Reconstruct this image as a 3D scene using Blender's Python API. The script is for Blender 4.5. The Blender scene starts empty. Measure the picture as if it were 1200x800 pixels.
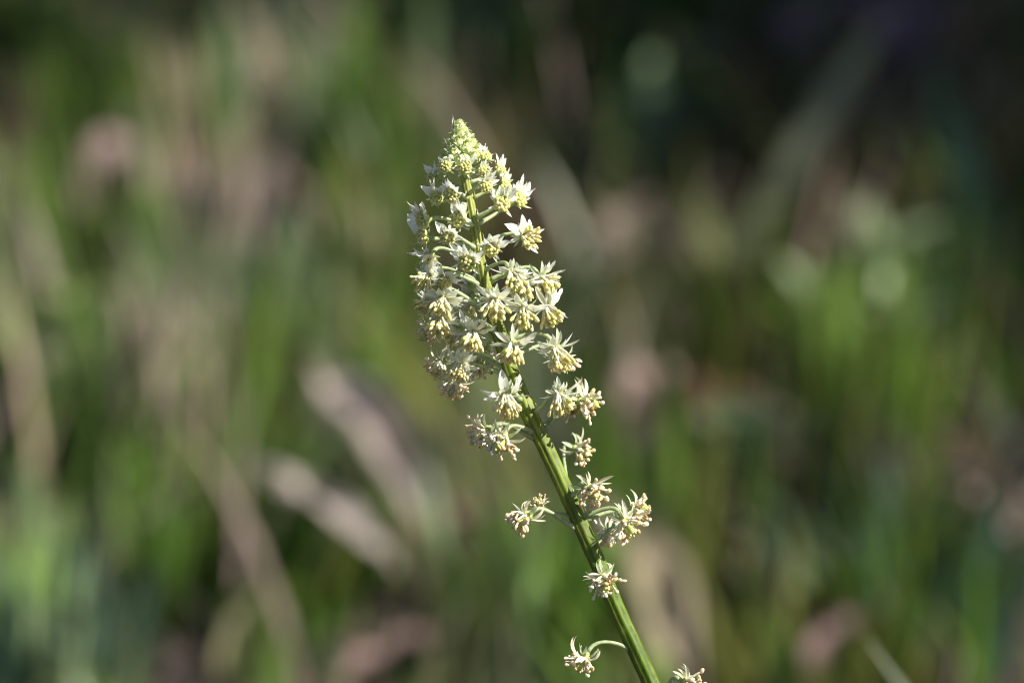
import bpy, math, random
from mathutils import Vector, Matrix, noise

# ------------------------------------------------------------------ camera, sky, sun, exposure
scene = bpy.context.scene
col = scene.collection
MM = 0.001
LENS, FOCUS, PITCH = 160.0, 0.6667, math.radians(20)
HEAD_HEIGHT = 0.32                                   # height of the flower head above the ground
WPX = LENS / 36.0 * 1200.0                           # focal length in photo pixels
CAM = Vector((0, 0, HEAD_HEIGHT + FOCUS * math.sin(PITCH)))
FWD = Vector((0, math.cos(PITCH), -math.sin(PITCH)))
RIGHT = Vector((1, 0, 0))
UP = Vector((0, math.sin(PITCH), math.cos(PITCH)))

cd = bpy.data.cameras.new('camera')
cam = bpy.data.objects.new('camera', cd)
col.objects.link(cam)
cam.location = CAM
cam.rotation_euler = (math.radians(90) - PITCH, 0, 0)
cd.lens, cd.sensor_width, cd.sensor_fit = LENS, 36.0, 'HORIZONTAL'
cd.clip_start, cd.clip_end = 0.01, 400
cd.dof.use_dof = True
cd.dof.focus_distance = FOCUS - 0.003
cd.dof.aperture_fstop = 13.2
scene.camera = cam

SUN = Vector((0.68, -0.22, 0.70)).normalized()       # towards the sun
world = bpy.data.worlds.new('World')
scene.world = world
world.use_nodes = True
nt = world.node_tree
sky = nt.nodes.new('ShaderNodeTexSky')
sky.sky_type = 'NISHITA'
sky.sun_disc = False
sky.sun_elevation = math.asin(SUN.z)
sky.sun_rotation = math.atan2(SUN.x, SUN.y)
bg = nt.nodes['Background']
nt.links.new(sky.outputs[0], bg.inputs[0])
bg.inputs[1].default_value = 0.05
sd = bpy.data.lights.new('sun', 'SUN')
sd.energy, sd.angle, sd.color = 5.0, math.radians(0.53), (1.0, 0.955, 0.88)
sun = bpy.data.objects.new('sun', sd)
col.objects.link(sun)
sun.rotation_euler = SUN.to_track_quat('Z', 'Y').to_euler()
sun.location = (1, -1, 3)
vs = scene.view_settings
vs.view_transform, vs.look, vs.exposure, vs.gamma = 'Standard', 'None', 1.07, 1.0
vs.use_curve_mapping = False
scene.cycles.use_denoising = True
scene.cycles.filter_width = 1.1
scene.cycles.max_bounces = 8
scene.cycles.transparent_max_bounces = 8

# ------------------------------------------------------------------ helpers
rnd = random.Random(7)

def ray(px, py):
    return FWD + RIGHT * ((px - 600) / WPX) + UP * ((400 - py) / WPX)

def on_ground(px, py, z=0.0):
    r = ray(px, py)
    return CAM + r * ((z - CAM.z) / r.z)

def at_y(px, py, y):
    r = ray(px, py)
    return CAM + r * ((y - CAM.y) / r.y)

def plant_pt(px, py, near=0.0):                      # near: mm towards the camera from the stem's plane
    return CAM + ray(px, py) * (FOCUS - near * MM)

class MB:
    """collects vertices, faces and a colour per vertex"""
    def __init__(self):
        self.v, self.f, self.c = [], [], []
    def add(self, vs_, fs, cols):
        n = len(self.v)
        self.v += [tuple(p) for p in vs_]
        self.c += cols if isinstance(cols, list) else [cols] * len(vs_)
        self.f += [tuple(i + n for i in f) for f in fs]
    def mesh(self, name, mat, smooth=True):
        m = bpy.data.meshes.new(name)
        m.from_pydata(self.v, [], self.f)
        a = m.color_attributes.new('tint', 'FLOAT_COLOR', 'POINT')
        flat = []
        for c in self.c:
            flat += [c[0], c[1], c[2], 1.0]
        a.data.foreach_set('color', flat)
        if smooth:
            m.polygons.foreach_set('use_smooth', [True] * len(m.polygons))
        m.materials.append(mat)
        m.update()
        return m

def obj(name, mesh, parent=None, mat=None):
    o = bpy.data.objects.new(name, mesh)
    col.objects.link(o)
    if parent:
        o.parent = parent
    if mat is not None:
        o.matrix_local = mat
    return o

def tag(o, label, cat, group=None, kind=None):
    o['label'], o['category'] = label, cat
    if group:
        o['group'] = group
    if kind:
        o['kind'] = kind
    return o

def jit(c, amount, r=rnd):
    k = 1 + r.uniform(-amount, amount)
    return tuple(max(0.0, x * k * (1 + r.uniform(-amount, amount) * 0.35)) for x in c)

def lerp(a, b, t):
    return tuple(x + (y - x) * t for x, y in zip(a, b))

def frame_from(axis, up_hint):
    z = axis.normalized()
    x = up_hint - z * up_hint.dot(z)
    if x.length < 1e-4:
        x = z.orthogonal()
    x.normalize()
    y = z.cross(x)
    return Matrix((x, y, z)).transposed()

def tube(mb, pts, radii, cols, sides=6, cap=True, ridge=None):
    n = len(pts)
    vs_, cs, fs = [], [], []
    ref = None
    for i, p in enumerate(pts):
        t = (pts[min(i + 1, n - 1)] - pts[max(i - 1, 0)])
        t = t.normalized() if t.length > 1e-9 else Vector((0, 0, 1))
        if ref is None:
            ref = t.orthogonal().normalized()
        ref = (ref - t * ref.dot(t)).normalized()
        b = t.cross(ref)
        for k in range(sides):
            a = 2 * math.pi * k / sides
            r = radii[i] * (ridge(k, i) if ridge else 1)
            vs_.append(p + ref * (math.cos(a) * r) + b * (math.sin(a) * r))
            cs.append(cols(i, k) if callable(cols) else cols[i] if isinstance(cols, list) else cols)
    for i in range(n - 1):
        for k in range(sides):
            k2 = (k + 1) % sides
            fs.append((i * sides + k, i * sides + k2, (i + 1) * sides + k2, (i + 1) * sides + k))
    if cap:
        fs.append(tuple(range(sides - 1, -1, -1)))
        fs.append(tuple((n - 1) * sides + k for k in range(sides)))
    mb.add(vs_, fs, cs)

def blob(mb, c, axis, length, rad, colour, sides=6, rings=4):
    """an ellipsoid, e.g. an anther"""
    m = frame_from(axis, Vector((0.3, 0.5, 0.8)))
    vs_, fs = [c - axis.normalized() * length / 2], []
    for i in range(1, rings):
        a = math.pi * i / rings
        for k in range(sides):
            b = 2 * math.pi * k / sides
            vs_.append(c + m @ Vector((math.cos(b) * rad * math.sin(a), math.sin(b) * rad * math.sin(a), -math.cos(a) * length / 2)))
    vs_.append(c + axis.normalized() * length / 2)
    last = len(vs_) - 1
    for k in range(sides):
        k2 = (k + 1) % sides
        fs.append((0, 1 + k2, 1 + k))
        for i in range(rings - 2):
            a0 = 1 + i * sides
            fs.append((a0 + k, a0 + k2, a0 + sides + k2, a0 + sides + k))
        a0 = 1 + (rings - 2) * sides
        fs.append((a0 + k, a0 + k2, last))
    mb.add(vs_, fs, colour)

def strap(mb, origin, direc, normal, length, width, curl, cup, c0, c1, segs=5, shape=0.6, twist=0.0, base_w=0.25, ripple=0.0):
    """a lens-shaped petal, sepal or leaf: three vertices across, bent along its length"""
    d = direc.normalized()
    nrm = (normal - d * normal.dot(d)).normalized()
    side = d.cross(nrm)
    vs_, cs, fs = [], [], []
    p = origin.copy()
    step = length / segs
    for i in range(segs + 1):
        t = i / segs
        w = width * max(0.04, (base_w * (1 - t) + math.sin(math.pi * min(1, t ** shape)) ** 0.8 * (1 - base_w * (1 - t)))) / 2
        q = Matrix.Rotation(twist * t, 3, d)
        s, n2 = q @ side, q @ nrm
        vs_ += [p - s * w + n2 * (cup * w), p - n2 * (0.0), p + s * w + n2 * (cup * w)]
        cs += [lerp(c0, c1, t)] * 3
        r = Matrix.Rotation(curl / segs, 3, side)
        d, nrm = r @ d, r @ nrm
        p = p + d * step
    if ripple:
        ph = (length * 91234.5) % 6.28
        for i in range(1, segs + 1):
            for k in (0, 2):
                vs_[i * 3 + k] = vs_[i * 3 + k] + normal.normalized() * (ripple * width * math.sin(ph + i * 1.9 + k * 1.7))
    for i in range(segs):
        a = i * 3
        fs += [(a, a + 1, a + 4, a + 3), (a + 1, a + 2, a + 5, a + 4)]
    mb.add(vs_, fs, cs)

# ------------------------------------------------------------------ materials
def tissue(name, rough=0.5, translucent=0.3, noise_scale=400.0, var=0.18, bump=0.2, spec=0.35, bump_dist=0.0002, streak=False):
    """plant tissue: colour from the piece's own tint, broken by fine noise, partly see-through to light"""
    m = bpy.data.materials.new(name)
    m.use_nodes = True
    n, l = m.node_tree.nodes, m.node_tree.links
    p = n['Principled BSDF']
    out = n['Material Output']
    at = n.new('ShaderNodeAttribute')
    at.attribute_name = 'tint'
    tc = n.new('ShaderNodeTexCoord')
    nz = n.new('ShaderNodeTexNoise')
    nz.inputs['Scale'].default_value = noise_scale
    nz.inputs['Detail'].default_value = 4
    if streak:
        mp = n.new('ShaderNodeMapping')
        mp.inputs['Scale'].default_value = (1, 1, 0.06)
        l.new(tc.outputs['Object'], mp.inputs[0])
        l.new(mp.outputs[0], nz.inputs['Vector'])
    else:
        l.new(tc.outputs['Object'], nz.inputs['Vector'])
    mr = n.new('ShaderNodeMapRange')
    mr.inputs[1].default_value, mr.inputs[2].default_value = 0.3, 0.7
    mr.inputs[3].default_value, mr.inputs[4].default_value = 1 - var, 1 + var
    l.new(nz.outputs['Fac'], mr.inputs[0])
    mx = n.new('ShaderNodeVectorMath')
    mx.operation = 'SCALE'
    l.new(at.outputs['Color'], mx.inputs[0])
    l.new(mr.outputs[0], mx.inputs['Scale'])
    l.new(mx.outputs[0], p.inputs['Base Color'])
    p.inputs['Roughness'].default_value = rough
    p.inputs['Specular IOR Level'].default_value = spec
    bp = n.new('ShaderNodeBump')
    bp.inputs['Strength'].default_value = bump
    bp.inputs['Distance'].default_value = bump_dist
    l.new(nz.outputs['Fac'], bp.inputs['Height'])
    l.new(bp.outputs[0], p.inputs['Normal'])
    if translucent > 0:
        tr = n.new('ShaderNodeBsdfTranslucent')
        l.new(mx.outputs[0], tr.inputs['Color'])
        ms = n.new('ShaderNodeMixShader')
        ms.inputs[0].default_value = translucent
        l.new(p.outputs[0], ms.inputs[1])
        l.new(tr.outputs[0], ms.inputs[2])
        l.new(ms.outputs[0], out.inputs['Surface'])
    return m

M_PETAL = tissue('petal_tissue', 0.45, 0.45, 900, 0.10, 0.25)
M_ORGAN = tissue('flower_organ_tissue', 0.5, 0.32, 1500, 0.22, 0.3)
M_STEM = tissue('stem_skin', 0.42, 0.0, 900, 0.30, 0.6, spec=0.22, streak=True)
M_GRASS = tissue('grass_blade', 0.36, 0.3, 60, 0.25, 0.1)
M_DRY = tissue('dry_litter', 0.8, 0.15, 80, 0.3, 0.3, spec=0.2)
M_BARK = tissue('shrub_bark', 0.9, 0.0, 60, 0.3, 0.5, bump_dist=0.004)

def soil_material():
    m = bpy.data.materials.new('soil_and_litter')
    m.use_nodes = True
    n, l = m.node_tree.nodes, m.node_tree.links
    p = n['Principled BSDF']
    tc = n.new('ShaderNodeTexCoord')
    a = n.new('ShaderNodeTexNoise')
    a.inputs['Scale'].default_value, a.inputs['Detail'].default_value = 9, 8
    b = n.new('ShaderNodeTexVoronoi')
    b.inputs['Scale'].default_value = 60
    l.new(tc.outputs['Object'], a.inputs['Vector'])
    l.new(tc.outputs['Object'], b.inputs['Vector'])
    r = n.new('ShaderNodeValToRGB')
    e = r.color_ramp.elements
    e[0].position, e[0].color = 0.3, (0.035, 0.024, 0.018, 1)
    e[1].position, e[1].color = 0.72, (0.085, 0.055, 0.042, 1)
    x = e.new(0.5)
    x.color = (0.04, 0.027, 0.021, 1)
    l.new(a.outputs['Fac'], r.inputs[0])
    l.new(r.outputs[0], p.inputs['Base Color'])
    p.inputs['Roughness'].default_value = 0.95
    bp = n.new('ShaderNodeBump')
    bp.inputs['Distance'].default_value = 0.01
    l.new(b.outputs['Distance'], bp.inputs['Height'])
    l.new(bp.outputs[0], p.inputs['Normal'])
    return m

# ------------------------------------------------------------------ ground
def ground_z(x, y):
    d = math.hypot(x, y - 1.6)
    k = max(0.0, min(1.0, (d - 6) / 20))
    return 0.012 * noise.noise(Vector((x * 5, y * 5, 1.3))) + 0.008 * noise.noise(Vector((x * 17, y * 17, 4.1))) \
        + k * 0.5 * noise.noise(Vector((x * 0.05, y * 0.05, 9.0)))

def build_ground():
    xs = sorted(set([i * 0.06 for i in range(-35, 36)] + [s * 2.1 * 1.35 ** k for k in range(1, 16) for s in (-1, 1)]))
    ys = sorted(set([0.2 + i * 0.06 for i in range(0, 65)] + [0.2 - 0.1 * 1.7 ** k for k in range(0, 14)] + [4.1 * 1.35 ** k for k in range(1, 14)]))
    v = [(x, y, ground_z(x, y)) for y in ys for x in xs]
    w = len(xs)
    f = [(j * w + i, j * w + i + 1, (j + 1) * w + i + 1, (j + 1) * w + i) for j in range(len(ys) - 1) for i in range(w - 1)]
    m = bpy.data.meshes.new('ground')
    m.from_pydata(v, [], f)
    m.polygons.foreach_set('use_smooth', [True] * len(f))
    m.materials.append(soil_material())
    o = obj('ground', m)
    o['kind'] = 'structure'
    o['label'] = 'brown soil strewn with dead grass under the flower'
build_ground()

# ------------------------------------------------------------------ background vegetation
GREEN = (0.074, 0.138, 0.018)
FRESH = (0.150, 0.250, 0.048)
SAGE = (0.205, 0.265, 0.135)
TEAL = (0.070, 0.130, 0.085)
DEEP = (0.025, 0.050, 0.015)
OLIVE = (0.138, 0.155, 0.036)
STRAW = (0.310, 0.255, 0.170)
PINK = (0.265, 0.190, 0.165)
PALE = (0.440, 0.375, 0.325)
RUST = (0.085, 0.036, 0.020)
UMBER = (0.075, 0.045, 0.035)
MAUVE = (0.180, 0.110, 0.160)

def blade(mb, base, height, width, lean_dir, lean, c, r, segs=4):
    side = Vector((math.cos(lean_dir + 1.57), math.sin(lean_dir + 1.57), 0))
    q = Matrix.Rotation(r.uniform(-1.2, 1.2), 3, Vector((0, 0, 1)))
    side = q @ side
    vs_, cs, fs = [], [], []
    p = base.copy()
    for i in range(segs + 1):
        t = i / segs
        a = lean * (0.25 + 0.75 * t)
        d = Vector((math.cos(lean_dir) * math.sin(a), math.sin(lean_dir) * math.sin(a), math.cos(a)))
        w = width * (1 - t ** 2.2) / 2 + 0.00015
        vs_ += [p - side * w, p + side * w]
        cs += [lerp(tuple(x * 0.9 for x in c), c, t)] * 2
        p = p + d * (height / segs)
    for i in range(segs):
        fs.append((2 * i, 2 * i + 1, 2 * i + 3, 2 * i + 2))
    mb.add(vs_, fs, cs)

def tuft_mesh(n, height, width, spread, cols, r, lean=(0.1, 0.7), lean_to=None):
    mb = MB()
    for _ in range(n):
        a = r.uniform(0, 6.283)
        d = r.random() ** 0.6 * spread
        ld = (a + r.uniform(-0.7, 0.7)) if lean_to is None else lean_to + r.gauss(0, 0.35)
        blade(mb, Vector((math.cos(a) * d, math.sin(a) * d, -0.004)), height * r.uniform(0.55, 1.1), width * r.uniform(0.6, 1.3),
              ld, r.uniform(*lean), jit(r.choice(cols), 0.25, r), r)
    return mb

# grass that covers the ground: one mass
def patch_noise(x, y, k):
    return noise.noise(Vector((x * 6 + k * 31.7, y * 3.2 + k * 7.3, k * 3.1)))

def build_cover():
    g, d = MB(), MB()
    r = random.Random(21)
    for _ in range(6500):                            # clumps of blades that share a colour and a lean
        y = 0.95 + r.random() ** 0.9 * 3.0
        x = r.uniform(-1, 1) * (0.40 + y * 0.33)
        n1, n2 = patch_noise(x, y, 1), patch_noise(x, y, 2)
        low = 1.0 if y > 1.25 else 0.6
        lean_to, spread = r.uniform(0, 6.28), r.uniform(0.004, 0.018)
        dead = n2 > 0.16 + r.gauss(0, 0.12)
        if dead:
            mb, c, lean, hgt = d, r.choice([STRAW, STRAW, PINK, UMBER, UMBER, OLIVE]), r.uniform(0.5, 1.5), r.uniform(0.03, 0.08)
        else:
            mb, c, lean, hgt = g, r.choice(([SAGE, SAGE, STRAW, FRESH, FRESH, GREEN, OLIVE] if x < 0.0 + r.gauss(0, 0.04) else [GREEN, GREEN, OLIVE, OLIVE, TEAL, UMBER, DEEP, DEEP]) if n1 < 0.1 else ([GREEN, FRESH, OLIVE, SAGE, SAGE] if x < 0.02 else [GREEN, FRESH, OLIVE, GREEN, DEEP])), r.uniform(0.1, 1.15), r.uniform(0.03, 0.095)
        for k in range(r.randrange(4, 13)):
            p = Vector((x + r.gauss(0, spread), y + r.gauss(0, spread), 0))
            p.z = ground_z(p.x, p.y) - 0.003
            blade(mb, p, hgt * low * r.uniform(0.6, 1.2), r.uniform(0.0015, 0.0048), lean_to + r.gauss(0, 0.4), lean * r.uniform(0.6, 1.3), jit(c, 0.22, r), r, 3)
    r = random.Random(46)
    for _ in range(800):                             # long dry stems lying or leaning every way
        y = 1.2 + r.random() * 1.6
        x = r.uniform(-1, 1) * (0.25 + y * 0.2)
        blade(d, Vector((x, y, ground_z(x, y) + r.uniform(0, 0.02))), r.uniform(0.04, 0.10), r.uniform(0.0015, 0.0035), r.uniform(0, 6.28), r.uniform(0.7, 1.5),
              jit(r.choice([STRAW, PALE, PINK, OLIVE]) if x < 0.05 else r.choice([STRAW, PINK, UMBER, OLIVE]), 0.25, r), r, 4)
    o = obj('grass', g.mesh('grass', M_GRASS))
    tag(o, 'short blurred green grass covering the ground', 'grass', kind='stuff')
    o = obj('grass_litter', d.mesh('grass_litter', M_DRY))
    tag(o, 'dead straw and withered blades littering the ground', 'litter', kind='stuff')
build_cover()

def tuft(px, py, hmm, n, w, spread, cols, label, seed, name='grass_tuft', cat='grass tuft', group='blurred grass tufts behind the flower', lean=(0.1, 0.7), lean_to=None, mat=None):
    """px, py: where the tuft's foot stands on the ground"""
    r = random.Random(seed)
    b = on_ground(px, py)
    b.z = ground_z(b.x, b.y)
    o = obj(name, tuft_mesh(n, hmm * MM, w * MM, spread * MM, cols, r, lean, lean_to).mesh(name, mat or M_GRASS))
    o.location = b
    tag(o, label, cat, group)
    return o

def fallen(p0, p1, wmm, c, label, name='dry_leaf', cat='dry leaf', z=0.025, group='dead leaves lying in the grass', curl=0.25, seed=1):
    """a dead leaf or blade lying on the litter between two points of the ground"""
    r = random.Random(seed)
    a, b = on_ground(p0[0], p0[1], z), on_ground(p1[0], p1[1], z)
    mb = MB()
    d = b - a
    t_, s_ = d.normalized(), d.cross(Vector((0, 0, 1))).normalized()
    NA, NB = 16, 6
    vs_, cs, fs = [], [], []
    off = Vector((seed * 3.7, seed * 1.9, 0))
    for i in range(NA + 1):
        t = i / NA
        for k in range(NB + 1):
            u = k / NB * 2 - 1
            e = 1 + 0.45 * noise.noise(off + Vector((t * 5, 3 if u > 0 else 8, 0)))
            w = wmm * MM / 2 * math.sin(math.pi * (0.06 + 0.9 * t)) ** 0.75 * e
            p = d * t + s_ * (u * w + 0.25 * wmm * MM * noise.noise(off + Vector((t * 2.5, 20, 0))))
            h = 0.55 * wmm * MM * noise.noise(off + Vector((t * 4, u * 1.3, 40))) + u * u * w * 0.5 + d.length * curl * 0.3 * math.sin(math.pi * t)
            vs_.append(p + Vector((0, 0, h)))
            m_ = 0.5 + 0.5 * noise.noise(off + Vector((t * 6, u * 2, 60)))
            cs.append(lerp(tuple(x * 0.6 for x in c), tuple(min(0.9, x * 1.2) for x in c), m_))
    for i in range(NA):
        for k in range(NB):
            q = i * (NB + 1) + k
            fs.append((q, q + 1, q + NB + 2, q + NB + 1))
    mb.add(vs_, fs, cs)
    o = obj(name, mb.mesh(name, M_DRY))
    o.location = a
    tag(o, label, cat, group)

def standing(base, top, wmm, c, label, name='grass_stalk', cat='grass blade', group='single tall blades behind the flower', bend=0.15, seed=1, mat=None):
    """a blade rooted in the ground at pixel base and rising in the plane of its foot to pixel top"""
    a = on_ground(*base)
    b = at_y(top[0], top[1], a.y)
    a.z = ground_z(a.x, a.y) - 0.004
    d = b - a
    mb = MB()
    r = random.Random(seed)
    strap(mb, Vector((0, 0, 0)), d, Vector((0.1, -1, 0.1)), d.length, wmm * MM, bend, 0.2, jit(c, 0.05, r), jit(c, 0.1, r), segs=10, shape=0.75, base_w=0.6)
    o = obj(name, mb.mesh(name, mat or M_DRY))
    o.location = a
    tag(o, label, cat, group)

def weed(px, py, hmm, n, leaf, cols, label, seed, spread=0.8):
    """a low broad-leaved plant: upright stem with lens-shaped leaves"""
    r = random.Random(seed)
    b = on_ground(px, py)
    b.z = ground_z(b.x, b.y) - 0.003
    root = bpy.data.objects.new('broadleaf_weed', None)
    col.objects.link(root)
    root.location = b
    root.empty_display_size = 0.02
    tag(root, label, 'weed', 'broad-leaved weeds among the grass')
    st, lf = MB(), MB()
    tip = Vector((r.uniform(-0.2, 0.2), r.uniform(-0.2, 0.2), 1)) * hmm * MM
    tube(st, [tip * t for t in (0, 0.3, 0.6, 1)], [0.0016, 0.0014, 0.0012, 0.0006], jit(cols[0], 0.1, r), 5)
    for i in range(n):
        t = 0.1 + 0.9 * (i + r.random()) / n
        a = i * 2.4 + r.uniform(-0.4, 0.4)
        d = Vector((math.cos(a), math.sin(a), r.uniform(0.1, spread)))
        c = jit(r.choice(cols), 0.2, r)
        strap(lf, tip * t, d, Vector((0, 0, 1)), leaf * MM * r.uniform(0.6, 1.2), leaf * MM * r.uniform(0.32, 0.5), r.uniform(-0.2, 0.9), 0.2, c, jit(c, 0.1, r), 5, 0.7)
    obj('stem', st.mesh('weed_stem', M_GRASS), root)
    o = obj('leaves', lf.mesh('weed_leaves', M_GRASS), root)
    o['kind'] = 'stuff'

# --- individual dead leaves and blades that show as separate streaks
fallen((358, 420), (505, 612), 15, (0.40, 0.33, 0.29), 'broad pinkish dead leaf slanting across the litter above a smaller one', seed=3, z=0.05, curl=0.1)
fallen((300, 545), (462, 662), 11, PALE, 'small pinkish dead leaf lying just below the broad pinkish one', seed=4, z=0.045, curl=0.1)
fallen((705, 590), (812, 815), 17, STRAW, 'long tan dead leaf lying behind the lower flower stem', seed=5)
fallen((725, 480), (815, 445), 17, PINK, 'rounded pink-brown dead leaf near the drooping side flowers', seed=6, z=0.03)
fallen((0, 375), (135, 350), 12, STRAW, 'brown straw lying level beside the dark hollow', seed=7)
fallen((400, 800), (520, 745), 11, (0.15, 0.10, 0.09), 'mauve-brown dead leaf under the green slanting blades', seed=8)
fallen((1120, 560), (1210, 650), 20, PINK, 'tan dead leaf at the edge of the weeds with brown litter round it', seed=9)
fallen((95, 255), (165, 165), 14, (0.20, 0.14, 0.13), 'pinkish dead leaf beside dark green tall grass', seed=10, z=0.04)
fallen((255, 800), (305, 700), 6, (0.15, 0.14, 0.075), 'thin straw slanting through sage-green grass', seed=11)
fallen((690, 350), (765, 235), 15, (0.19, 0.145, 0.125), 'dull pink-grey dead leaf behind the white upper flowers', seed=12)
fallen((950, 780), (1010, 720), 9, (0.15, 0.10, 0.09), 'brown dead leaf beside the pale green slanting blade', seed=13)
standing((205, 600), (225, 300), 14, PINK, 'wide pinkish dry blade standing upright among green grass', 'dry_stalk', 'dry blade', seed=14, bend=0.02)
standing((255, 600), (262, 320), 9, STRAW, 'straw-coloured dry blade standing against the wide pinkish one', 'dry_stalk', 'dry blade', seed=15, bend=0.05)
standing((185, 590), (180, 345), 10, STRAW, 'short straw blade leaning off the wide pinkish one', 'dry_stalk', 'dry blade', seed=16, bend=-0.05)
standing((270, 340), (335, 150), 6, PALE, 'thin pale straw slanting over the pinkish dry blades', 'dry_stalk', 'dry blade', seed=17, bend=0.03)
standing((835, 320), (1042, 5), 12, (0.25, 0.27, 0.18), 'long pale grey-green blade slanting across the shaded ground', 'grass_stalk', seed=18, bend=0.0)
standing((1195, 380), (1085, 60), 14, TEAL, 'teal-green blade slanting into the dark shade', 'grass_stalk', seed=19, bend=0.04, mat=M_GRASS)
standing((880, 750), (1025, 640), 13, GREEN, 'green blade slanting low over a dark gap', 'grass_stalk', seed=20, bend=0.04, mat=M_GRASS)

standing((372, 270), (362, 15), 15, SAGE, 'broad pale sage blade standing beside the vivid green tuft', seed=71, bend=0.05, mat=M_GRASS)
standing((305, 260), (255, -10), 10, SAGE, 'grey-green blade leaning away from the broad pale sage one', seed=72, bend=0.05, mat=M_GRASS)
standing((440, 300), (412, -40), 11, FRESH, 'fresh green blade rising through the vivid green tuft', seed=73, bend=0.06, mat=M_GRASS)
standing((235, 345), (295, 130), 13, STRAW, 'straw blade leaning behind the thin pale straw', 'dry_stalk', 'dry blade', seed=74, bend=0.03)
standing((325, 440), (350, 220), 15, SAGE, 'blue-green blade standing between dry blades and flower head', seed=75, bend=0.05, mat=M_GRASS)
standing((430, 520), (455, 300), 13, FRESH, 'light green blade standing close to the flower head', seed=76, bend=0.05, mat=M_GRASS)
standing((748, 450), (738, 290), 8, OLIVE, 'olive blade standing behind the uppermost white petals', seed=77, bend=0.05, mat=M_GRASS)
standing((1010, 600), (1003, 380), 13, FRESH, 'fresh green blade rising through the tall green tuft', seed=78, bend=0.04, mat=M_GRASS)
standing((215, 560), (222, 470), 8, FRESH, 'short green blade in front of the wide pinkish dry blade', seed=79, bend=0.04, mat=M_GRASS)
# --- tufts and weeds
tuft(15, 120, 70, 60, 7, 25, [DEEP, DEEP, GREEN], 'tuft darkened as shade beyond the near-black one', 89, lean=(0.05, 0.4))  # this tuft and the next carry the left-edge shade in their colour
tuft(25, 230, 70, 60, 7, 22, [DEEP, DEEP, UMBER], 'tuft coloured near-black as shade beside the dark green tall tuft', 82, lean=(0.05, 0.4))
tuft(20, 345, 60, 40, 6, 20, [DEEP, UMBER], 'tuft coloured blackish as the shade of the hollow above the level brown straw', 80)  # blackish blades stand in for the shade of a hollow
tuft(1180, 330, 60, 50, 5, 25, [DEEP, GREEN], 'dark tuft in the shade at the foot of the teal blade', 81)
tuft(420, 290, 85, 60, 5, 12, [FRESH, GREEN], 'vivid green upright tuft beside the pale sage leaves', 31, lean=(0.05, 0.3))
tuft(120, 260, 80, 50, 4, 20, [GREEN, DEEP], 'dark green tall tuft beside the pinkish dead leaf', 32, lean=(0.05, 0.35))
tuft(235, 170, 60, 50, 5, 25, [SAGE, OLIVE], 'grey-green tuft standing above the pinkish dry blades', 33)
tuft(450, 430, 90, 70, 5, 14, [GREEN, OLIVE, STRAW], 'green and straw mixed tuft close to the flower head', 34, lean=(0.05, 0.4))
tuft(345, 440, 70, 60, 6, 18, [SAGE, TEAL, SAGE], 'blue-green tuft between dry blades and flower head', 35)
tuft(80, 570, 60, 60, 5, 30, [GREEN, DEEP], 'dark green low tuft below the level brown straw', 36)
tuft(195, 735, 45, 60, 7, 12, [FRESH, FRESH, GREEN], 'brightest light green tuft standing on the litter', 37, lean=(0.05, 0.4))
tuft(60, 830, 50, 70, 6, 28, [SAGE, TEAL], 'teal-sage low tuft with dark gaps round it', 38)
tuft(310, 720, 60, 90, 5, 30, [OLIVE, GREEN, FRESH], 'olive-green tuft of blades all slanting one way', 39, lean=(0.6, 1.1), lean_to=0.2)
tuft(560, 800, 60, 50, 6, 14, [SAGE, GREEN], 'grey-green tuft behind the lower bare stem', 40)
tuft(645, 810, 65, 60, 5, 16, [GREEN, FRESH], 'green tuft behind the lowest hanging flower', 41)
tuft(1010, 620, 90, 70, 5, 22, [GREEN, FRESH], 'tall green tuft rising between sage weeds', 42, lean=(0.05, 0.3))
tuft(1090, 760, 60, 70, 6, 26, [TEAL, GREEN], 'teal tuft beside the tan dead leaf', 43)
tuft(980, 830, 55, 60, 5, 30, [GREEN, OLIVE], 'olive tuft at the foot of the slanting blade', 44)
tuft(720, 420, 60, 60, 5, 18, [SAGE, OLIVE, GREEN], 'pale green tuft behind the right-leaning white flowers', 45)
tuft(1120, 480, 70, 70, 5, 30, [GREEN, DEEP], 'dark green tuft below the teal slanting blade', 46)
tuft(890, 430, 60, 60, 5, 24, [GREEN, OLIVE], 'green tuft at the foot of the long pale blade', 47)
tuft(255, 235, 70, 60, 6, 22, [SAGE, STRAW, OLIVE], 'sage and straw mixed tuft above the thin pale straw', 83, lean=(0.05, 0.5))
tuft(330, 215, 70, 60, 6, 18, [SAGE, SAGE, PALE], 'pale sage tuft beside the broad pale sage blade', 84, lean=(0.05, 0.5))
tuft(240, 360, 70, 70, 6, 24, [STRAW, PINK, PALE], 'dry straw tuft behind the wide pinkish blade', 85, 'dry_grass_tuft', 'dry tuft', lean=(0.05, 0.4), mat=M_DRY)
tuft(200, 590, 75, 60, 7, 20, [PINK, STRAW, PALE], 'dry pinkish tuft at the foot of the wide pinkish blade', 86, 'dry_grass_tuft', 'dry tuft', lean=(0.02, 0.25), mat=M_DRY)
tuft(450, 260, 70, 60, 6, 16, [FRESH, SAGE, GREEN], 'light green tuft beside the rust-brown leaf', 87, lean=(0.05, 0.4))
weed(1060, 520, 45, 22, 26, [SAGE, SAGE, FRESH], 'broad sage weed at the foot of the light green weed', 88)
weed(810, 190, 55, 22, 22, [FRESH, OLIVE], 'olive weed catching sun in front of the black shade', 51)
weed(725, 240, 55, 20, 24, [TEAL, SAGE], 'dusky teal weed at the edge of the black shade', 52)
weed(368, 240, 55, 22, 24, [SAGE, SAGE, PALE], 'pale sage weed standing beside the vivid green tuft', 53)
weed(950, 480, 45, 24, 24, [SAGE, FRESH], 'pale sage weed with broad leaves beside the tall green tuft', 54)
weed(1050, 450, 45, 22, 24, [FRESH, SAGE], 'light green weed between tall tuft and teal blade', 55)
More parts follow.
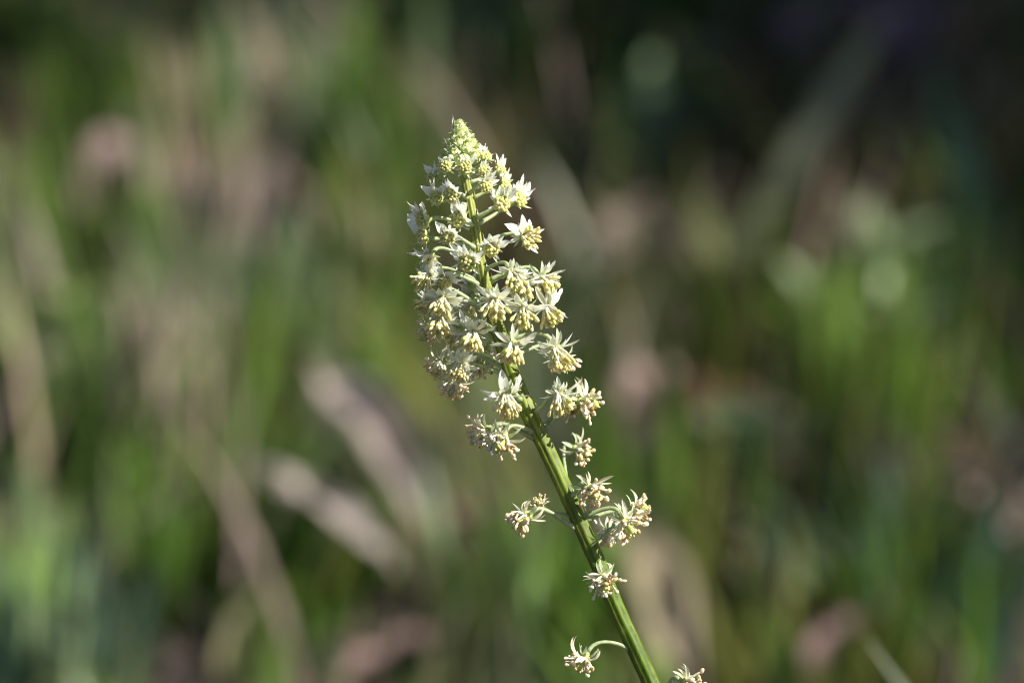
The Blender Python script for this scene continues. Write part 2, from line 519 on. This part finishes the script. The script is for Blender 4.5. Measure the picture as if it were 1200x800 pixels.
weed(850, 640, 40, 22, 22, [SAGE, TEAL], 'sage-green weed above the dark gap', 56)
weed(120, 470, 40, 14, 18, [FRESH, GREEN], 'small light green weed in dark grass', 57)
weed(930, 640, 40, 18, 22, [SAGE, PINK], 'dull sage weed beside dark litter', 58)
fallen((490, 150), (545, 70), 26, RUST, 'rust-brown dead leaf standing out of the dark behind the bud tip', seed=22, z=0.03)
fallen((930, 60), (985, 20), 34, MAUVE, 'purple-brown dead leaf in deep shade beyond the pale blade', seed=23, z=0.03)
fallen((1040, 70), (1085, 10), 34, MAUVE, 'mauve dead leaf in deep shade beside the teal blade', seed=24, z=0.03)
fallen((830, 520), (900, 480), 26, RUST, 'dark red-brown dead leaf between weeds', seed=25)
fallen((470, 660), (560, 620), 24, (0.16, 0.09, 0.075), 'dark brown dead leaf at the tip of the broad pinkish one', seed=26)
# the one nearer blade that shows sharper at the lower edge
def near_blade():
    y = 0.80
    a, b = at_y(1125, 872, y), at_y(1018, 727, y)
    foot = b + (a - b) * (b.z / (b.z - a.z))
    mb = MB()
    q = b - foot
    strap(mb, Vector((0, 0, -0.004)), q, Vector((0.1, -1, 0.2)), q.length, 0.0070, 0.0, 0.2, (0.26, 0.33, 0.17), (0.36, 0.40, 0.27), 24, 0.55, base_w=0.9)
    o = obj('grass_stalk', mb.mesh('near_blade', M_GRASS))
    o.location = foot
    tag(o, 'pale green blade slanting up out of brown litter, less blurred than the rest', 'grass blade', 'single tall blades behind the flower')
near_blade()

# ------------------------------------------------------------------ unseen bushes added outside the frame to shade the ground behind
def shade_shrub(name, loc, height, rad, label, seed, nleaf):
    r = random.Random(seed)
    root = bpy.data.objects.new(name, None)
    col.objects.link(root)
    root.location = loc
    tag(root, label, 'shade_shrub')
    tb, cb = MB(), MB()
    tips = []
    for i in range(9):
        a = i * 0.7 + r.uniform(-0.3, 0.3)
        top = Vector((math.cos(a) * rad * r.uniform(0.3, 0.8), math.sin(a) * rad * r.uniform(0.3, 0.8), height * r.uniform(0.6, 0.95)))
        mid = top * 0.5 + Vector((r.uniform(-0.05, 0.05), r.uniform(-0.05, 0.05), height * 0.08))
        pts = [Vector((0, 0, -0.02)).lerp(mid, t) for t in (0, 0.5)] + [mid, mid.lerp(top, 0.5), top]
        tube(tb, pts, [0.016, 0.013, 0.010, 0.007, 0.003], (0.12, 0.085, 0.06), 6)
        tips += [mid, mid.lerp(top, 0.5), top]
    for _ in range(nleaf):
        c = r.choice(tips)
        p = c + Vector((r.gauss(0, 0.12), r.gauss(0, 0.12), r.gauss(0, 0.11)))
        if p.z < 0.05:
            continue
        d = Vector((r.uniform(-1, 1), r.uniform(-1, 1), r.uniform(-0.6, 0.6)))
        strap(cb, p, d, Vector((r.uniform(-.6, .6), r.uniform(-.6, .6), 1)), r.uniform(0.03, 0.055), r.uniform(0.016, 0.026), 0.4, 0.2, jit((0.05, 0.09, 0.03), 0.3, r), jit((0.06, 0.10, 0.03), 0.3, r), 3, 0.7)
    obj('trunk', tb.mesh('shrub_trunk', M_BARK), root)
    o = obj('crown', cb.mesh('shrub_crown', M_GRASS), root)
    o['kind'] = 'stuff'
shade_shrub('shade_shrub', Vector((0.86, 1.76, 0)), 0.94, 0.40, 'unseen leafy green bush added to shade the ground behind the flower', 61, 11000)
shade_shrub('shade_shrub', Vector((1.10, 2.12, 0)), 1.1, 0.5, 'larger unseen leafy bush added for shade behind the first one', 62, 9000)

# ------------------------------------------------------------------ the flower
STEM_PX = [(541, 170, 3.2), (543, 195, 5), (549, 228, 5.5), (556, 265, 6.3), (563, 308, 7.2), (573, 352, 8.2), (588, 400, 9.0), (601, 440, 9.6),
           (618, 480, 10.2), (640, 525, 9.8), (661, 570, 9.6), (684, 622, 9.7), (702, 662, 9.8), (724, 715, 9.9), (744, 758, 10.1), (766, 806, 10.3), (788, 856, 10.6)]

def catmull(p, t):
    n = len(p) - 1
    i = min(int(t * n), n - 1)
    u = t * n - i
    g = lambda k: p[max(0, min(n, k))]
    a, b, c, d = g(i - 1), g(i), g(i + 1), g(i + 2)
    return 0.5 * ((2 * b) + (c - a) * u + (2 * a - 5 * b + 4 * c - d) * u * u + (3 * b - a - 3 * c + d) * u ** 3)

spts = [plant_pt(x, y) for x, y, _ in STEM_PX]
srad = [r / 8 * MM for _, _, r in STEM_PX]
last, dirn = spts[-1], (spts[-1] - spts[-3]).normalized()
p1 = last + dirn * 0.05
root_pt = Vector((p1.x + 0.035, p1.y - 0.005, ground_z(p1.x + 0.035, p1.y)))
for t in (0.35, 0.7, 1.0):
    spts.append(last.lerp(p1, t) + Vector((0, 0, -0.004 * t * t)))
    srad.append((10.6 + 1.0 * t) / 8 * MM)
for t in (0.25, 0.5, 0.75, 1.0):
    q = p1 + Vector((0, 0, -0.004))
    spts.append(q.lerp(root_pt, t) + Vector((0.010 * math.sin(t * 3.14), -0.006 * math.sin(t * 3.14), 0)))
    srad.append((11.6 + 4 * t) / 8 * MM)
spts[-1] = root_pt + Vector((0, 0, -0.006))

plant = bpy.data.objects.new('mignonette_plant', None)
col.objects.link(plant)
plant.location = Vector((root_pt.x, root_pt.y, 0))
plant.empty_display_size = 0.02
tag(plant, 'tall leaning flower spike with cream-white flowers on a ridged green stem', 'flower')
PINV = Matrix.Translation(-plant.location)

def stem_at_py(py):
    """stem centre and radius at a photo row"""
    for i in range(len(STEM_PX) - 1):
        a, b = STEM_PX[i], STEM_PX[i + 1]
        if a[1] <= py <= b[1]:
            t = (py - a[1]) / (b[1] - a[1])
            return spts[i].lerp(spts[i + 1], t), srad[i] + (srad[i + 1] - srad[i]) * t
    return (spts[0], srad[0]) if py < STEM_PX[0][1] else (spts[len(STEM_PX) - 1], srad[len(STEM_PX) - 1])

def build_stem():
    mb = MB()
    N = 260
    pts, rad, cols = [], [], []
    sr = [Vector((r, 0, 0)) for r in srad]
    for i in range(N + 1):
        t = i / N
        pts.append(PINV @ catmull(spts, t))
        rad.append(catmull(sr, t).x)
        k = min(1.0, t * len(spts) / 14)
        top, mid, low = (0.29, 0.31, 0.08), (0.17, 0.215, 0.032), (0.070, 0.118, 0.008)
        cols.append(lerp(top, mid, min(1, k * 2)) if k < 0.5 else lerp(mid, low, k * 2 - 1))
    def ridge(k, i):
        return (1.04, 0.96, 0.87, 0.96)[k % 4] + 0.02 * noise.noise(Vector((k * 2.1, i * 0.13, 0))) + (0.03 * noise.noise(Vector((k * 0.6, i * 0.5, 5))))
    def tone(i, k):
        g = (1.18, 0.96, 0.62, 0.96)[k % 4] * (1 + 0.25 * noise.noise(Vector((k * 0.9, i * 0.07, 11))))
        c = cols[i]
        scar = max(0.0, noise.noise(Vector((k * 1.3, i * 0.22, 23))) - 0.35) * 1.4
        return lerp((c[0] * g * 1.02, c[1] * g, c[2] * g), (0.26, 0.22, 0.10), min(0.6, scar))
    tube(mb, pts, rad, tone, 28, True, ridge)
    obj('stem', mb.mesh('stem', M_STEM), plant)
build_stem()

# --- flower organs, in metres, axis +Z = the way the flower faces, +X = its upper side
WHITE = (0.93, 0.94, 0.87)
CREAM = (0.84, 0.82, 0.64)
LEMON = (0.70, 0.69, 0.24)
YCREAM = (0.88, 0.79, 0.38)
TAN = (0.78, 0.60, 0.34)
BROWN = (0.38, 0.18, 0.05)
SEPAL = (0.42, 0.50, 0.26)
SEPALW = (0.62, 0.68, 0.52)
OVARY = (0.46, 0.52, 0.12)
PEDI = (0.50, 0.58, 0.30)

def petal_mesh(kind, seed):
    r = random.Random(seed)
    mb = MB()
    X, Z = Vector((1, 0, 0)), Vector((0, 0, 1))
    if kind == 'broad':
        L = r.uniform(2.4, 3.0) * MM
        strap(mb, Vector((0, 0, 0)), X, Z, L, 1.25 * MM, r.uniform(-0.5, 0.2), 0.45, lerp(WHITE, LEMON, 0.38), WHITE, 7, 0.7, r.uniform(-0.5, 0.5), ripple=0.10)
    elif kind == 'lobed':
        for k, a in enumerate((-0.62, -0.25, 0.05, 0.36, 0.68)):
            L = (1.8, 2.3, 2.6, 2.2, 1.8)[k] * r.uniform(0.85, 1.15) * MM
            d = Matrix.Rotation(a + r.uniform(-0.1, 0.1), 3, 'Z') @ X
            strap(mb, Vector((0, 0, 0.00004 * k)), d, Z, L, r.uniform(0.58, 0.92) * MM, r.uniform(-0.9, 0.5), 0.45, lerp(WHITE, LEMON, 0.38), WHITE, 6, 0.8, r.uniform(-0.7, 0.7), 0.4, 0.12)
    elif kind == 'narrow':
        strap(mb, Vector((0, 0, 0)), X, Z, r.uniform(2.2, 2.9) * MM, r.uniform(0.5, 0.7) * MM, r.uniform(-1.0, 0.5), 0.4, CREAM, WHITE, 6, 0.8, r.uniform(-0.6, 0.6), 0.5)
    else:                                            # withered
        for k in range(2):
            d = Matrix.Rotation(r.uniform(-0.5, 0.5), 3, 'Z') @ X
            strap(mb, Vector((0, 0, 0.00005 * k)), d, Z, r.uniform(1.7, 2.6) * MM, r.uniform(0.35, 0.55) * MM, r.uniform(-2.2, 1.4), 0.7, CREAM, lerp(CREAM, TAN, r.uniform(0.1, 0.6)), 7, 0.8, r.uniform(-1.5, 1.5), 0.6)
    return mb.mesh('petal', M_PETAL)

def calyx_mesh(stage, seed):
    r = random.Random(seed)
    mb = MB()
    for k in range(6):
        a = k * math.pi / 3 + r.uniform(-0.15, 0.15)
        el = {0: r.uniform(0.5, 1.1), 1: r.uniform(-0.3, 0.4), 2: r.uniform(-0.8, 0.3)}[stage]
        d = Vector((math.cos(a) * math.cos(el), math.sin(a) * math.cos(el), math.sin(el)))
        n = Vector((-math.cos(a) * math.sin(el), -math.sin(a) * math.sin(el), math.cos(el)))
        o = Vector((math.cos(a), math.sin(a), 0)) * 0.55 * MM + Vector((0, 0, -0.15 * MM))
        c = jit(SEPAL, 0.12, r)
        strap(mb, o, d, n, r.uniform(1.5, 2.2) * MM, r.uniform(0.42, 0.6) * MM, r.uniform(-0.9, 0.4) + (0.5 if stage == 0 else -0.4), 0.4, c, lerp(c, SEPALW, 0.75), 5, 0.75, r.uniform(-0.3, 0.3), 0.5)
    return mb.mesh('calyx', M_ORGAN)

def ovary_mesh(stage, seed):
    r = random.Random(seed)
    mb = MB()
    Z = Vector((0, 0, 1))
    g = lerp(SEPAL, OVARY, 0.6)
    tube(mb, [Z * z * MM for z in (-0.9, -0.5, -0.15, 0.1, 0.3, 0.36)], [x * MM for x in (0.28, 0.42, 0.72, 0.80, 0.62, 0.3)], [jit(g, 0.1, r) for _ in range(6)], 10)
    L = {0: 0.9, 1: 1.5, 2: 2.1}[stage]
    W = {0: 0.42, 1: 0.5, 2: 0.62}[stage]
    rid = lambda k, i: 1.0 + 0.16 * math.cos(k * 2 * math.pi / 12 * 3)
    tube(mb, [Z * (0.25 + L * t) * MM for t in (0, 0.25, 0.5, 0.75, 0.92, 1)], [W * x * MM for x in (0.75, 1.0, 1.05, 0.95, 0.8, 0.35)],
         [lerp(OVARY, (0.58, 0.60, 0.22), t) for t in (0, .2, .4, .6, .8, 1)], 12, True, rid)
    for k in range(3):
        a = k * 2.094
        blob(mb, Vector((math.cos(a) * W * 0.6, math.sin(a) * W * 0.6, 0.25 + L)) * MM, Vector((math.cos(a) * 0.5, math.sin(a) * 0.5, 1)), 0.45 * MM, 0.16 * MM, (0.62, 0.62, 0.28), 5, 4)
    return mb.mesh('ovary', M_ORGAN)

def stamens_mesh(stage, seed):
    r = random.Random(seed)
    mb = MB()
    n = {0: 24, 1: 24, 2: 26}[stage]
    for k in range(n):
        a = k * 2.39996
        u = math.sqrt((k + 0.5) / n)
        if stage == 0:                               # a tight dome of greenish-yellow anthers
            th = u * 1.25
            d = Vector((math.sin(th) * math.cos(a), math.sin(th) * math.sin(a), math.cos(th) * 0.9))
            p = d * r.uniform(1.0, 1.25) * MM + Vector((0, 0, 0.25 * MM))
            c = jit(r.choice([LEMON, LEMON, YCREAM, (0.60, 0.64, 0.22)]), 0.12, r)
            tube(mb, [Vector((d.x, d.y, 0.3)) * 0.4 * MM, p], [0.09 * MM, 0.08 * MM], CREAM, 4, False)
            blob(mb, p, Vector((r.gauss(0, .5), r.gauss(0, .5), 1)) + d * 0.5, 0.8 * MM, 0.33 * MM, c, 6, 4)
        else:
            th = u * (0.62 if stage == 1 else 1.05) + r.uniform(-0.08, 0.08)
            az = a + r.uniform(-0.3, 0.3)
            L = (r.uniform(1.7, 2.5) if stage == 1 else r.uniform(1.1, 2.5)) * MM
            o = Vector((math.cos(az), math.sin(az), 0)) * 0.5 * u * MM + Vector((0, 0, 0.3 * MM))
            d0 = Vector((math.sin(th) * math.cos(az), math.sin(th) * math.sin(az), math.cos(th)))
            kink = 0.2 if stage == 1 else 1.0
            d1 = (d0 + Vector((r.gauss(0, kink), r.gauss(0, kink), 0.2))).normalized()
            p1_ = o + d0 * L * 0.5
            p2_ = p1_ + d1 * L * 0.5
            fc = jit(lerp(CREAM, LEMON, 0.1) if stage == 1 else lerp(CREAM, TAN, r.uniform(0, 0.35)), 0.06, r)
            tube(mb, [o, o.lerp(p1_, 0.6), p1_.lerp(p2_, 0.25), p2_], [0.19 * MM, 0.17 * MM, 0.15 * MM, 0.12 * MM], fc, 5, False)
            if stage == 1:
                c = jit(r.choice([YCREAM, YCREAM, (0.82, 0.76, 0.46), LEMON]), 0.12, r)
                blob(mb, p2_ + d1 * 0.25 * MM, d1 + Vector((r.gauss(0, .16), r.gauss(0, .16), 0)), r.uniform(1.0, 1.4) * MM, r.uniform(0.25, 0.33) * MM, c, 6, 5)
            else:
                c = jit(r.choice([YCREAM, TAN, CREAM, (0.84, 0.72, 0.48), (0.84, 0.74, 0.55), BROWN if r.random() < 0.35 else TAN]), 0.15, r)
                blob(mb, p2_ + d1 * 0.15 * MM, d1 + Vector((r.gauss(0, .8), r.gauss(0, .8), 0)), r.uniform(0.55, 1.0) * MM, r.uniform(0.18, 0.34) * MM, c, 6, 4)
    return mb.mesh('stamens', M_ORGAN)

NV = 6
PETALS = {k: [petal_mesh(k, 100 + i * 7 + j * 131) for i in range(NV)] for j, k in enumerate(('broad', 'lobed', 'narrow', 'withered'))}
CALYX = {s: [calyx_mesh(s, 300 + i * 11 + s) for i in range(NV)] for s in (0, 1, 2)}
OVARIES = {s: [ovary_mesh(s, 400 + i * 5 + s) for i in range(2)] for s in (0, 1, 2)}
STAMENS = {s: [stamens_mesh(s, 500 + i * 17 + s) for i in range(NV)] for s in (0, 1, 2)}

def bezier(a, b, c, d, n):
    out = []
    for i in range(n + 1):
        t = i / n
        u = 1 - t
        out.append(a * u ** 3 + b * 3 * u * u * t + c * 3 * u * t * t + d * t ** 3)
    return out

petal_count = 0
def flower(px, py, near, face, stage, size=1.0, root_py=None, seed=0, npet=None, up=None):
    """px, py: photo position of the flower's centre; near: mm in front of the stem's plane; face: image right, image up, towards the camera"""
    global petal_count
    r = random.Random(seed * 37 + 5)
    pos = plant_pt(px, py, near)
    axis = (RIGHT * face[0] + UP * face[1] - FWD * face[2]).normalized()
    upv = UP + RIGHT * 0.2 if up is None else RIGHT * up[0] + UP * up[1] - FWD * up[2]
    rot = frame_from(axis, upv)
    f = obj('flower', OVARIES[stage][seed % 2], plant)
    M = Matrix.Translation(PINV @ pos) @ rot.to_4x4() @ Matrix.Scale(size, 4)
    f.matrix_local = M
    # pedicel from the stem's skin to the back of the flower
    rp = root_py if root_py is not None else py + 8
    sc, sr_ = stem_at_py(rp)
    back = pos - axis * 0.75 * MM * size
    out = back - sc
    sdir = UP
    out_h = (out - sdir * out.dot(sdir))
    out_h = out_h.normalized() if out_h.length > 1e-5 else -FWD
    p0 = sc + out_h * sr_ * 0.85
    L = (back - p0).length
    c1 = p0 + (out_h * 0.45 + UP * 0.22) * L
    c2 = back - axis * 0.30 * L + UP * 0.05 * L
    pts = bezier(p0, c1, c2, back, 9)
    W = (Matrix.Translation(plant.location) @ M).inverted()
    mb = MB()
    pc = jit(PEDI if py < 470 else lerp(PEDI, (0.30, 0.38, 0.20), 0.5), 0.12, r)
    tube(mb, [W @ p for p in pts], [x * MM for x in (0.46, 0.34, 0.29, 0.27, 0.26, 0.26, 0.27, 0.29, 0.32, 0.36)], [lerp(pc, SEPALW, 0.25)] + [pc] * 9, 8)
    obj('pedicel', mb.mesh('pedicel', M_ORGAN), f)
    obj('calyx', CALYX[stage][r.randrange(NV)], f, Matrix.Rotation(r.uniform(-.5, .5), 4, 'Z'))
    s = obj('stamens', STAMENS[stage][r.randrange(NV)], f, Matrix.Rotation(r.uniform(0, 6.28), 4, 'Z'))
    s['kind'] = 'stuff'
    # petals: the upper ones larger
    if npet is None:
        npet = {0: 5, 1: 6, 2: 4}[stage]
    for k in range(npet):
        ang = (k - (npet - 1) / 2) * ({0: 0.95, 1: 0.85, 2: 1.3}[stage]) + r.uniform(-0.2, 0.2)
        if stage == 0:
            ang = (-0.55, 0.0, 0.6, 2.1, -2.2)[k % 5] + r.uniform(-0.25, 0.25)
        upper = math.cos(ang) > 0.2
        if stage == 2:
            kind, el = 'withered', r.uniform(-0.7, 0.7)
        elif upper:
            kind = r.choice(['broad', 'lobed', 'lobed']) if stage == 0 else r.choice(['broad', 'lobed', 'narrow', 'lobed'])
            el = r.uniform(0.35, 1.15) if stage == 0 else r.uniform(-0.7, 0.5)
        else:
            kind = 'narrow'
            el = r.uniform(0.2, 0.8) if stage == 0 else r.uniform(-0.4, 0.5)
        sc_ = r.uniform(0.75, 1.2) * (0.70 + 0.36 * max(0.0, min(1.0, (py - 190) / 75))) * ((1.18 if upper else 0.65) if stage == 0 else (1.1 if upper else 0.95))
        m = Matrix.Rotation(ang, 4, 'Z') @ Matrix.Translation((0.6 * MM, 0, 0.15 * MM)) @ Matrix.Rotation(-el, 4, 'Y') @ Matrix.Rotation(r.uniform(-.4, .4), 4, 'X') @ Matrix.Scale(sc_, 4)
        obj('petal', PETALS[kind][r.randrange(NV)], f, m)
        petal_count += 1
    return f

# photo x, y, nearness mm, facing (right, up, towards camera), stage, size, row where the stalk leaves the stem
FLOWERS = [
    # youngest open flowers under the bud tip
    (524, 196, 3.0, (-.45, .05, .85), 0, .72, 203), (545, 196, 5.0, (0, -.1, 1), 0, .76, 205), (567, 186, 1.0, (.45, .65, .5), 0, .72, 200),
    (566, 201, 4.0, (.25, .0, .95), 0, .70, 207), (583, 202, 0.0, (.65, .55, .4), 0, .78, 214), (568, 218, 4.5, (.35, -.1, .95), 0, .74, 226),
    (588, 219, 1.0, (.75, .25, .5), 0, .82, 232), (530, 229, 4.0, (-.2, -.15, .95), 0, .85, 232), (515, 231, 1.5, (-.6, -.15, .7), 0, .85, 240),
    (510, 210, -2.0, (-.8, .45, .3), 0, .75, 222), (587, 240, 3.0, (.2, .15, .9), 0, .92, 255), (605, 236, -0.5, (.6, .35, .6), 0, .92, 262),
    (538, 257, 4.0, (-.15, .05, 1), 0, .90, 264), (526, 277, 4.5, (-.15, -.25, .95), 0, .86, 290), (500, 257, 0.5, (-.75, -.1, .55), 0, .95, 268),
    (500, 279, -0.5, (-.8, .1, .45), 0, .95, 292), (505, 299, 1.0, (-.4, -.6, .6), 0, .9, 308), (548, 306, 5.5, (-.05, -.35, .95), 0, 1.0, 305),
    (575, 290, 5.0, (.1, -.4, .9), 0, .90, 298), (612, 276, 1.0, (.55, -.15, .7), 1, .92, 285),
    # middle, white petals up and cream stamens hanging
    (503, 322, 1.0, (-.5, -.55, .6), 1, .86, 330), (521, 327, 3.0, (-.1, -.5, .8), 0, .86, 334), (598, 318, 4.0, (.25, -.8, .55), 1, .92, 316),
    (611, 329, 1.5, (.15, -.85, .5), 1, .92, 328), (632, 324, 0.0, (.45, -.7, .5), 1, 1.02, 330), (579, 349, 6.0, (.02, -.85, .55), 1, 1.05, 352),
    (519, 348, 1.5, (-.15, -.8, .55), 1, .98, 362), (517, 371, 1.0, (-.1, -.85, .5), 1, .95, 383), (505, 352, -2.5, (-.7, -.5, .3), 1, .8, 366),
    (613, 359, 3.5, (.1, -.85, .5), 1, 1.02, 352), (640, 358, 0.5, (.4, -.75, .45), 1, 1.02, 368), (553, 334, -4.0, (-.2, -.5, -.6), 1, .85, 345),
    (552, 352, -4.0, (-.3, -.6, -.4), 1, .85, 360), (505, 384, -2.0, (-.5, -.75, .2), 2, .85, 394), (554, 387, 5.5, (-.05, -.85, .5), 1, 1.0, 388),
    (600, 401, 6.5, (.05, -.85, .5), 1, 1.02, 404), (650, 407, 2.0, (.35, -.8, .45), 1, 1.1, 400), (655, 418, -2.0, (.4, -.75, .3), 2, .95, 418),
    (539, 424, 2.5, (-.2, -.85, .4), 1, .95, 424), (519, 424, -1.5, (-.55, -.65, .3), 2, .92, 430), (533, 444, -0.5, (-.15, -.9, .3), 2, 1.0, 440),
    (563, 425, -4.0, (.1, -.6, -.5), 2, .85, 430), (540, 384, -3.5, (-.4, -.6, -.3), 1, .9, 395), (570, 410, -4.5, (-.3, -.8, -.3), 2, .85, 415),
    # lower, fading to tan
    (593, 461, 6.0, (.03, -.85, .5), 1, 1.08, 468), (654, 461, 2.5, (.25, -.85, .45), 1, 1.0, 483), (680, 470, 1.5, (.95, -.2, .3), 2, 1.05, 503),
    (666, 470, -1.0, (.6, -.6, .3), 2, .9, 500), (590, 511, 3.5, (-.35, -.75, .5), 2, 1.05, 506), (571, 504, 1.0, (-.8, -.5, .3), 2, 1.05, 513),
    (674, 525, -6.0, (.7, -.25, .3), 2, .95, 572), (688, 571, 3.0, (.6, -.55, .55), 2, 1.0, 580), (618, 604, 2.5, (-.7, -.55, .4), 2, 1.05, 618),
    (634, 593, 0.0, (-.4, .5, .4), 2, .6, 605), (731, 608, 2.0, (.45, -.75, .4), 2, 1.05, 605), (741, 598, -1.0, (.9, .1, .2), 2, .95, 610),
    (716, 622, -6.0, (-.5, -.6, -.2), 2, .85, 640), (705, 675, 5.0, (.25, -.75, .6), 2, 1.0, 664), (686, 769, 2.0, (-.45, -.8, .3), 2, .9, 759),
    (803, 797, 5.0, (.9, -.3, .35), 2, 1.0, 812),
]
for i, (px, py, near, face, stage, size, rp) in enumerate(FLOWERS):
    flower(px, py, near, face, stage, size * (1.1 if stage == 0 else 1.03 if stage == 1 else 1.14), rp, seed=i)

# --- the bud tip: a cone of closed buds, each with pointed sepals
def bud_mesh(seed):
    r = random.Random(seed)
    mb = MB()
    Z = Vector((0, 0, 1))
    g = (0.50, 0.60, 0.22)
    tube(mb, [Z * z * MM for z in (-0.9, -0.5, -0.2, 0.1, 0.45, 0.75, 0.95)], [x * MM for x in (0.25, 0.45, 0.8, 0.98, 0.9, 0.6, 0.2)],
         [jit(lerp(g, (0.66, 0.72, 0.40), t), 0.06, r) for t in (0, .2, .3, .5, .7, .9, 1)], 10)
    for k in range(10):                              # tips of folded sepals and petals closing over the bud
        a = k * math.pi / 5 + r.uniform(-.15, .15)
        o = Vector((math.cos(a) * 0.88, math.sin(a) * 0.88, -0.25 if k % 2 else 0.1)) * MM
        d = Vector((math.cos(a) * 0.25, math.sin(a) * 0.25, 1))
        strap(mb, o, d, Vector((math.cos(a), math.sin(a), 0)), r.uniform(1.0, 1.6) * MM, r.uniform(0.4, 0.55) * MM, -r.uniform(0.2, 1.0) if k % 2 else 0.9, -0.3,
              jit((0.54, 0.60, 0.22), .1, r), (0.70, 0.75, 0.46), 4, 0.7, 0, 0.5)
    for k in range(7):
        a = k * 2.4
        u = math.sqrt(k / 7) * 0.55
        blob(mb, Vector((math.cos(a) * u, math.sin(a) * u, 0.95 - u * 0.4)) * MM, Z, 0.45 * MM, 0.2 * MM, jit((0.62, 0.66, 0.20), .15, r), 5, 4)
    return mb.mesh('bud', M_ORGAN)
BUDS = [bud_mesh(700 + i) for i in range(5)]

def build_buds():
    r = random.Random(88)
    top, base = plant_pt(538.5, 142), plant_pt(542.5, 190)
    ax = (top - base).normalized()
    fr = frame_from(ax, -FWD)
    core = MB()
    tube(core, [PINV @ base.lerp(top, t) for t in (-0.2, 0, 0.3, 0.6, 0.85, 0.97)], [x * MM for x in (0.6, 1.1, 1.3, 0.9, 0.5, 0.15)], (0.46, 0.55, 0.20), 10)
    obj('spike_tip', core.mesh('spike_tip', M_ORGAN), plant)
    n = 38
    for i in range(n):
        t = (i / (n - 1)) ** 0.82
        a = i * 2.39996
        rad = 1.95 * (1 - t) ** 1.05 * MM + 0.1 * MM
        sz = 0.98 * (1 - t) ** 0.75 + 0.30
        side = fr @ Vector((math.cos(a), math.sin(a), 0))
        p = base.lerp(top, t) + side * rad
        d = side * (0.9 * (1 - t) + 0.12) + ax * (0.55 + 0.9 * t)
        rot = frame_from(d, ax)
        obj('bud', BUDS[i % 5], plant, Matrix.Translation(PINV @ p) @ rot.to_4x4() @ Matrix.Scale(sz, 4))
        if t < 0.93 and i % 3 == 1:                       # a thin bract beside the bud
            mb = MB()
            q = side * 0.5 + ax
            strap(mb, Vector((0, 0, 0)), q, side, r.uniform(1.3, 2.0) * MM, 0.28 * MM, r.uniform(-.5, .2), 0.2, (0.6, 0.66, 0.42), (0.80, 0.82, 0.68), 3, .8, 0, .8)
            obj('bract', mb.mesh('bract', M_ORGAN), plant, Matrix.Translation(PINV @ (p + side * 0.55 * MM * sz)))
build_buds()

# small withered bracts where the flower stalks leave the stem
BR = MB()
strap(BR, Vector((0, 0, 0)), Vector((0.5, 0, 1)), Vector((1, 0, 0)), 2.2 * MM, 0.55 * MM, -0.8, 0.3, (0.50, 0.54, 0.34), (0.72, 0.68, 0.55), 5, .7, .3, .6)
BRM = BR.mesh('bract', M_ORGAN)
for i, (px, py, near, face, stage, size, rp) in enumerate(FLOWERS):
    if i % 3 == 2:
        continue
    c, sr_ = stem_at_py(rp)
    o = plant_pt(px, py, near) - c
    o = (o - UP * o.dot(UP)).normalized()
    rot = frame_from(UP, o)
    obj('bract', BRM, plant, Matrix.Translation(PINV @ (c + o * sr_ * 0.92 - UP * 0.4 * MM)) @ rot.to_4x4() @ Matrix.Scale(rnd.uniform(.6, 1.0), 4))

# leaves on the lower stem, below the frame
def build_leaves():
    r = random.Random(99)
    n = len(spts)
    for i in range(7):
        t = (n - 6.2 + i * 0.8) / (n - 1)
        p = catmull(spts, min(1, t))
        a = i * 2.4 + 0.5
        mb = MB()
        d = Vector((math.cos(a), math.sin(a) * 0.8, 0.1))
        strap(mb, Vector((0, 0, 0)), d, Vector((0, 0, 1)), r.uniform(0.04, 0.06), r.uniform(0.010, 0.014), 0.6, 0.25, (0.09, 0.16, 0.04), (0.11, 0.18, 0.05), 9, 0.75)
        obj('leaf', mb.mesh('leaf', M_GRASS), plant, Matrix.Translation(PINV @ p))
build_leaves()
print('petals', petal_count)
